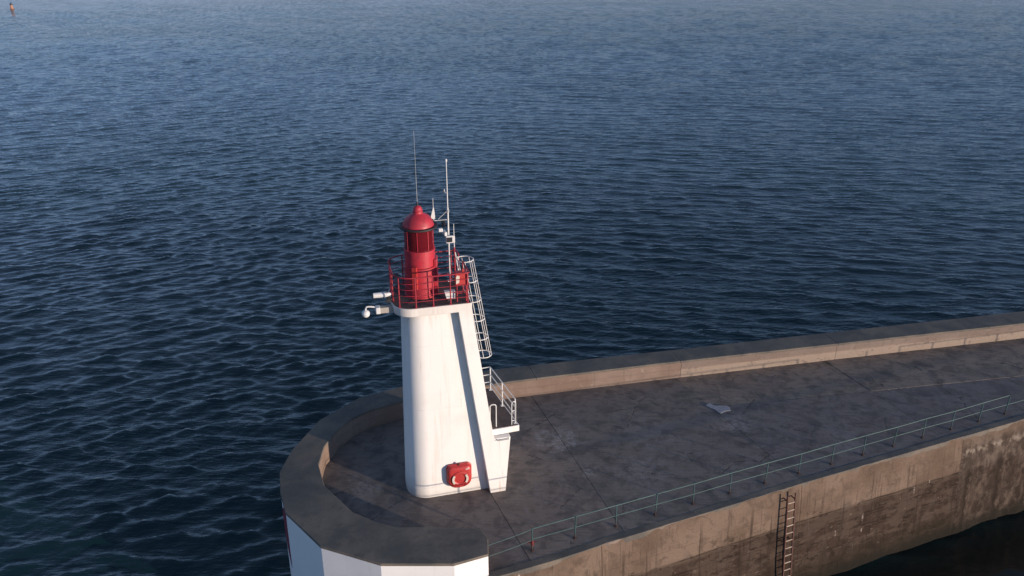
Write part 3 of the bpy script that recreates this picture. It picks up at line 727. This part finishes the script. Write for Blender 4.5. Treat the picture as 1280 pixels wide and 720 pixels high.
# --- lifebuoy case on the tower front
lb = onto('lifebuoy_case', 'red plastic lifebuoy case with two pale strips on the white tower front', 'lifebuoy case', at=(1.10, .01, .80))
def rrect(w, ht, hb, rt, rb, y, n=8):
    out = []
    for (cx, cz, a0, r) in ((w - rt, ht - rt, 0, rt), (-w + rt, ht - rt, .5 * PI, rt), (-w + rb, -hb + rb, PI, rb), (w - rb, -hb + rb, 1.5 * PI, rb)):
        for k in range(n + 1):
            a = a0 + .5 * PI * k / n; out.append((cx + r * math.cos(a), y, cz + r * math.sin(a)))
    return out
cs = MB(); cs.loft([rrect(.44, .46, .46, .14, .32, 0), rrect(.45, .47, .47, .15, .33, -.03), rrect(.45, .47, .47, .15, .33, -.06), rrect(.43, .45, .45, .16, .33, -.075), rrect(.42, .44, .44, .17, .33, -.18), rrect(.38, .40, .40, .18, .31, -.225), rrect(.30, .32, .32, .16, .26, -.24)])
case = cs.build('case', MAT['box'], lb, smooth=50)
rg = MB(); 
V = []
tmp = MB().lathe((0, 0, 0), [(.30, 0), (.29, .03), (.245, .045), (.20, .03), (.18, .0)], 36, cap=False); tmp.v = [(x, -.235 - z, y - .03) for x, y, z in tmp.v]; tmp.build('raised_ring', MAT['box'], case, smooth=50)
for sgn in (-1, 1):
    pts = []
    for k in range(13):
        a = R(-38 + 76 * k / 12); pts.append(a)
    V = []; 
    for r_ in (.215, .29):
        for a in pts: V.append((sgn * r_ * math.cos(a), -.292, r_ * math.sin(a) - .03))
    n = 13; F = [(i, i + 1, n + i + 1, n + i) for i in range(n - 1)]
    V2 = [(x, y + .06, z) for x, y, z in V]
    F2 = [tuple(2 * n + i for i in f) for f in F]
    edge = list(range(n)) + list(range(2 * n - 1, n - 1, -1)); m2 = len(edge)
    F3 = [(edge[i], edge[(i + 1) % m2], edge[(i + 1) % m2] + 2 * n, edge[i] + 2 * n) for i in range(m2)]
    MB().add(V + V2, F + F2 + F3).build('reflective_strip', MAT['strip'], case, smooth=50)
MB().lathe((0, 0, 0), [(.03, 0), (.03, .05), (.018, .07)], 12).v
tp = MB().lathe((-.02, -.10, .46), [(.035, 0), (.04, .03), (.03, .065), (.01, .075)], 12); tp.build('latch', MAT['black'], case, smooth=40)
MB().box((.27, -.236, .33), (.13, .008, .04), Matrix.Rotation(R(-8), 3, 'Y')).build('sticker', MAT['strip'], case)
MB().lathe((0, -.08, -.53), [(.01, 0), (.02, .03), (.02, .07)], 10).build('drain', MAT['black'], case, smooth=40)

# ------------------------------------------------------------------ quay railing
PN = lambda n: (.651 + 1.4209 * n, 20.398 + .5838 * n)
qr = thing('quay_railing', 'green two-bar railing with rusty feet along the quay edge', 'railing', (*PN(0), 0))
x0, y0 = PN(0)
rel = lambda n, z, j=0.0: (PN(n)[0] - x0, PN(n)[1] - y0 + j, z)
rr = random.Random(3)
tr = MB(); tr.tube([rel(n, .88 + rr.uniform(-.012, .012), rr.uniform(-.015, .015)) for n in range(0, 15)], .018, 8); tr.build('top_rail', MAT['rail'], qr, smooth=40)
tr = MB(); tr.tube([rel(n, .44 + rr.uniform(-.012, .012), rr.uniform(-.015, .015)) for n in range(0, 27)], .014, 8); tr.build('lower_rail', MAT['rail'], qr, smooth=40)
tr = MB(); tr.tube([rel(n, .88, 0) for n in range(17, 27)], .016, 8); tr.build('top_rail', MAT['rail'], qr, smooth=40)
for n in range(0, 27):
    if n in (15,): continue
    x, y = PN(n); lean = (rr.uniform(-.03, .03), rr.uniform(-.03, .03))
    b = MB(); b.tube([(x - x0, y - y0, -.02), (x - x0 + lean[0], y - y0 + lean[1], .89)], .021, 8); b.lathe((x - x0, y - y0, 0), [(.07, -.02), (.07, .018), (.04, .03)], 10)
    b.build('post', MAT['rail'], qr, smooth=40)
# chains closing the gap to the parapet end
for zt, zo in ((.86, .80), (.42, .36)):
    a = Vector((0, 0, zt)); b = Vector((-.74 - x0, 19.72 - y0, zo)); pts = []
    for k in range(13):
        s_ = k / 12; p = a.lerp(b, s_); p.z -= .02 * math.sin(PI * s_); pts.append(p)
    MB().tube(pts, .013, 6).build('chain', MAT['rail'], qr, smooth=40)
MB().lathe((0, 0, .22), [(.05, 0), (.055, .1), (.04, .2)], 10).tube([(-.16, .0, .30), (.12, -.02, .36)], .02, 8).build('rusty_clamp', MAT['clamp'], qr, smooth=40)

# ------------------------------------------------------------------ access ladder on the quay wall
wd = Vector((1.4209, .5838, 0)).normalized(); wn = Vector((wd.y, -wd.x, 0))
base = Vector((9.93, 23.625, 0))
al = thing('quay_ladder', 'rusty steel ladder fixed to the quay wall below the railing', 'ladder', (base.x, base.y, SEA))
H0 = -SEA
def lad_p(s_, z, off=.23): return wd * s_ + wn * (off + .12 * (-z)) + Vector((0, 0, z + H0))
for s_ in (-.17, .17):
    MB().tube([lad_p(s_, -.12), lad_p(s_, -5.3)], .032, 8).build('stringer', MAT['rust'], al, smooth=40)
z = -.45; k = 0
while z > -4.9:
    MB().tube([lad_p(-.17, z), lad_p(.17, z)], .022, 6).build('rung', MAT['rung'], al, smooth=40); z -= .31
for z in (-.35, -2.1, -3.9):
    for s_ in (-.17, .17): MB().tube([lad_p(s_, z), lad_p(s_, z, .0)], .025, 6).build('wall_bracket', MAT['rust'], al, smooth=40)

# ------------------------------------------------------------------ buoy
by = thing('navigation_buoy', 'small orange and dark navigation buoy afloat far out near the horizon', 'buoy', (-189.0, 319.5, SEA))
MB().lathe((0, 0, 0), [(.55, -.5), (.85, -.3), (.85, .25), (.6, .45)], 24).build('float', MAT['buoy_r'], by, smooth=40)
b = MB()
for k in range(4):
    a = PI / 4 + k * PI / 2; b.tube([(.6 * math.cos(a), .6 * math.sin(a), .4), (.42 * math.cos(a), .42 * math.sin(a), 2.1)], .06, 6)
b.lathe((0, 0, 0), [(.60, .6), (.52, 1.9)], 16); b.build('tower', MAT['buoy_r'], by, smooth=40)
MB().lathe((0, 0, 0), [(.62, 2.0), (.62, 2.6), (.3, 2.65), (.12, 2.7), (.12, 2.8), (.38, 2.82), (.05, 3.35)], 20).build('topmark', MAT['buoy_b'], by, smooth=40)

by.scale = (.85, .85, .66)

# ------------------------------------------------------------------ sea
def build_sea():
    ys = [-400, -250, -150, -90, -60, -40, -25, -15, -8]; y = -3.0
    while y < 6500:
        ys.append(y)
        if y < 14: y += .5
        elif y < 60: y += .115
        else: y += .115 * (y / 60) ** 1.35 if y < 420 else .115 * 7 ** 1.35 * (y / 420) ** 2
    ys = np.array(ys); nx = 980
    s = np.linspace(-1, 1, nx); s = np.sign(s) * (.72 * np.abs(s) + .28 * np.abs(s) ** 3)
    hw = 42 + .92 * np.abs(ys)
    X = (s[None, :] * hw[:, None]).astype(np.float32); Y = np.repeat(ys[:, None], nx, 1).astype(np.float32)
    dy = np.gradient(ys)[:, None] * np.ones((1, nx)); dx = np.gradient(X, axis=1)
    sp = np.maximum(dx, dy * .8)
    # calm water in the lee of the quay
    qx = np.array([-3.0] + [p[0] for p in QUAY[1:]]); qy = np.array([19.5] + [p[1] for p in QUAY[1:]])
    lee = np.interp(X, qx, qy) + 2
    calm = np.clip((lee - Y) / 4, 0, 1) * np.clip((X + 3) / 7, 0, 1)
    r = np.random.default_rng(4)
    Zs = np.zeros_like(X); DX = np.zeros_like(X); DY = np.zeros_like(X)
    wl = np.clip((10 - X) / 50, 0, 1)      # refraction: the sea swings round towards the left
    nw = 150
    lam = np.exp(r.uniform(math.log(.34), math.log(3.6), nw))
    for L in lam:
        main = L > .6
        th = r.normal(0, R(10) if main else R(20)); grp = r.random() < .5
        th += R(30) if grp else R(-9)
        k = 2 * PI / L; slope = (.039 if .62 < L < 1.45 else .022) * (1.0 if L < 1.45 else (1.45 / L) ** .6) * r.uniform(.5, 1.3)
        a = slope / k
        w = (0.2 + 1.05 * wl) if grp else (1.25 - .8 * wl)
        att = np.clip((L / sp - 2.2) / 2.0, 0, 1) * w * (1 - .9 * calm)
        d = (math.sin(-th), math.cos(th))
        ph = k * (X * d[0] + Y * d[1]) + r.uniform(0, 2 * PI)
        # short group modulation so crests stay short
        g = 1 + .3 * np.sin(k * .17 * (X * d[1] - Y * d[0]) * r.uniform(.8, 1.3) + k * .11 * Y + r.uniform(0, 6))
        A_ = a * att * g
        Zs += A_ * np.cos(ph); q = .3
        DX -= d[0] * A_ * np.sin(ph) * q; DY -= d[1] * A_ * np.sin(ph) * q
    gust = 1 + .22 * np.sin(X * .021 + 1.3 * np.sin(Y * .013)) * np.sin(Y * .027 + 2 + np.sin(X * .017))
    Zs *= gust; DX *= gust; DY *= gust
    sg = float(Zs[(ys > 20) & (ys < 60)][:, 200:500].std()); bb = .22      # slightly peaked crests
    Zs = sg * (np.exp(bb * np.clip(Zs / sg, -3, 3)) - 1) / bb
    DY += 2.3 * Zs * np.clip(1 - calm, 0, 1); DX += .3 * Zs      # wind from the harbour leans the crests out to sea
    far = np.clip((sp - .18) / .45, 0, 1)
    V = np.stack([X + DX, Y + DY, Zs + SEA], -1).reshape(-1, 3).astype(np.float32)
    ny = len(ys); i = np.arange(ny - 1)[:, None] * nx + np.arange(nx - 1)[None, :]
    F = np.stack([i, i + 1, i + nx + 1, i + nx], -1).reshape(-1, 4).astype(np.int32)
    me = bpy.data.meshes.new('sea'); me.vertices.add(len(V)); me.vertices.foreach_set('co', V.ravel())
    me.loops.add(F.size); me.loops.foreach_set('vertex_index', F.ravel())
    me.polygons.add(len(F)); me.polygons.foreach_set('loop_start', np.arange(0, F.size, 4, dtype=np.int32))
    me.polygons.foreach_set('loop_total', np.full(len(F), 4, dtype=np.int32))
    me.update(calc_edges=True); me.validate()
    for nm, arr in (('far', far), ('calm', calm)):
        a_ = me.attributes.new(nm, 'FLOAT', 'POINT'); a_.data.foreach_set('value', arr.ravel().astype(np.float32))
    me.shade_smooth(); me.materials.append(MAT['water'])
    o = bpy.data.objects.new('sea', me); C.objects.link(o); struct(o)
    print('sea verts', len(V))
build_sea()

# ------------------------------------------------------------------ light, sky, camera
SUN_AZ = R(-31); SUN_EL = R(4.5)
sd = Vector((math.cos(SUN_AZ) * math.cos(SUN_EL), math.sin(SUN_AZ) * math.cos(SUN_EL), math.sin(SUN_EL)))
sl = bpy.data.lights.new('sun', 'SUN'); sl.energy = 4.1; sl.angle = R(.8); sl.color = (1.0, .81, .64)
so = bpy.data.objects.new('sun', sl); C.objects.link(so); so.rotation_euler = sd.to_track_quat('Z', 'Y').to_euler(); so.location = (30, -20, 40)
w = bpy.data.worlds.new('World'); scene.world = w; w.use_nodes = True
nt = w.node_tree; bg = nt.nodes['Background']; sk = nt.nodes.new('ShaderNodeTexSky'); sk.sky_type = 'NISHITA'; sk.sun_disc = False
sk.sun_elevation = SUN_EL; sk.sun_rotation = math.atan2(sd.x, sd.y); sk.air_density = 1.0; sk.dust_density = .15; sk.ozone_density = 2.0
tint = nt.nodes.new('ShaderNodeMix'); tint.data_type = 'RGBA'; tint.blend_type = 'MULTIPLY'; tint.inputs[0].default_value = 1.0
tint.inputs[7].default_value = (.73, 1.02, 1.60, 1)
hsv = nt.nodes.new('ShaderNodeHueSaturation'); hsv.inputs['Saturation'].default_value = .45
nt.links.new(sk.outputs[0], hsv.inputs['Color']); nt.links.new(hsv.outputs[0], tint.inputs[6])
tc = nt.nodes.new('ShaderNodeTexCoord'); sx = nt.nodes.new('ShaderNodeSeparateXYZ'); nt.links.new(tc.outputs['Generated'], sx.inputs[0])
mr = nt.nodes.new('ShaderNodeMapRange'); mr.interpolation_type = 'SMOOTHSTEP'; nt.links.new(sx.outputs[2], mr.inputs[0])
for i_, v_ in zip((1, 2, 3, 4), (.0, .45, 0.0, 1.0)): mr.inputs[i_].default_value = v_
tm = nt.nodes.new('ShaderNodeMix'); tm.data_type = 'RGBA'; nt.links.new(mr.outputs[0], tm.inputs[0])
tm.inputs[6].default_value = (.67, .94, 1.68, 1); tm.inputs[7].default_value = (.76, 1.04, 1.50, 1)
nt.links.new(tm.outputs[2], tint.inputs[7]); nt.links.new(tint.outputs[2], bg.inputs[0]); bg.inputs[1].default_value = .15
cd = bpy.data.cameras.new('camera'); co = bpy.data.objects.new('camera', cd); C.objects.link(co); scene.camera = co
cd.sensor_width = 36; cd.lens = 36 * 1000 / 1280; cd.clip_start = .5; cd.clip_end = 12000
co.location = (0, 0, 18); co.rotation_euler = (R(90) - math.atan(430 / 1000), 0, 0)
vs = scene.view_settings; scene.display_settings.display_device = 'sRGB'
vs.view_transform = 'Standard'; vs.look = 'None'; vs.exposure = 0.45; vs.gamma = 1.0; vs.use_curve_mapping = False
scene.cycles.max_bounces = 6; scene.cycles.use_denoising = True
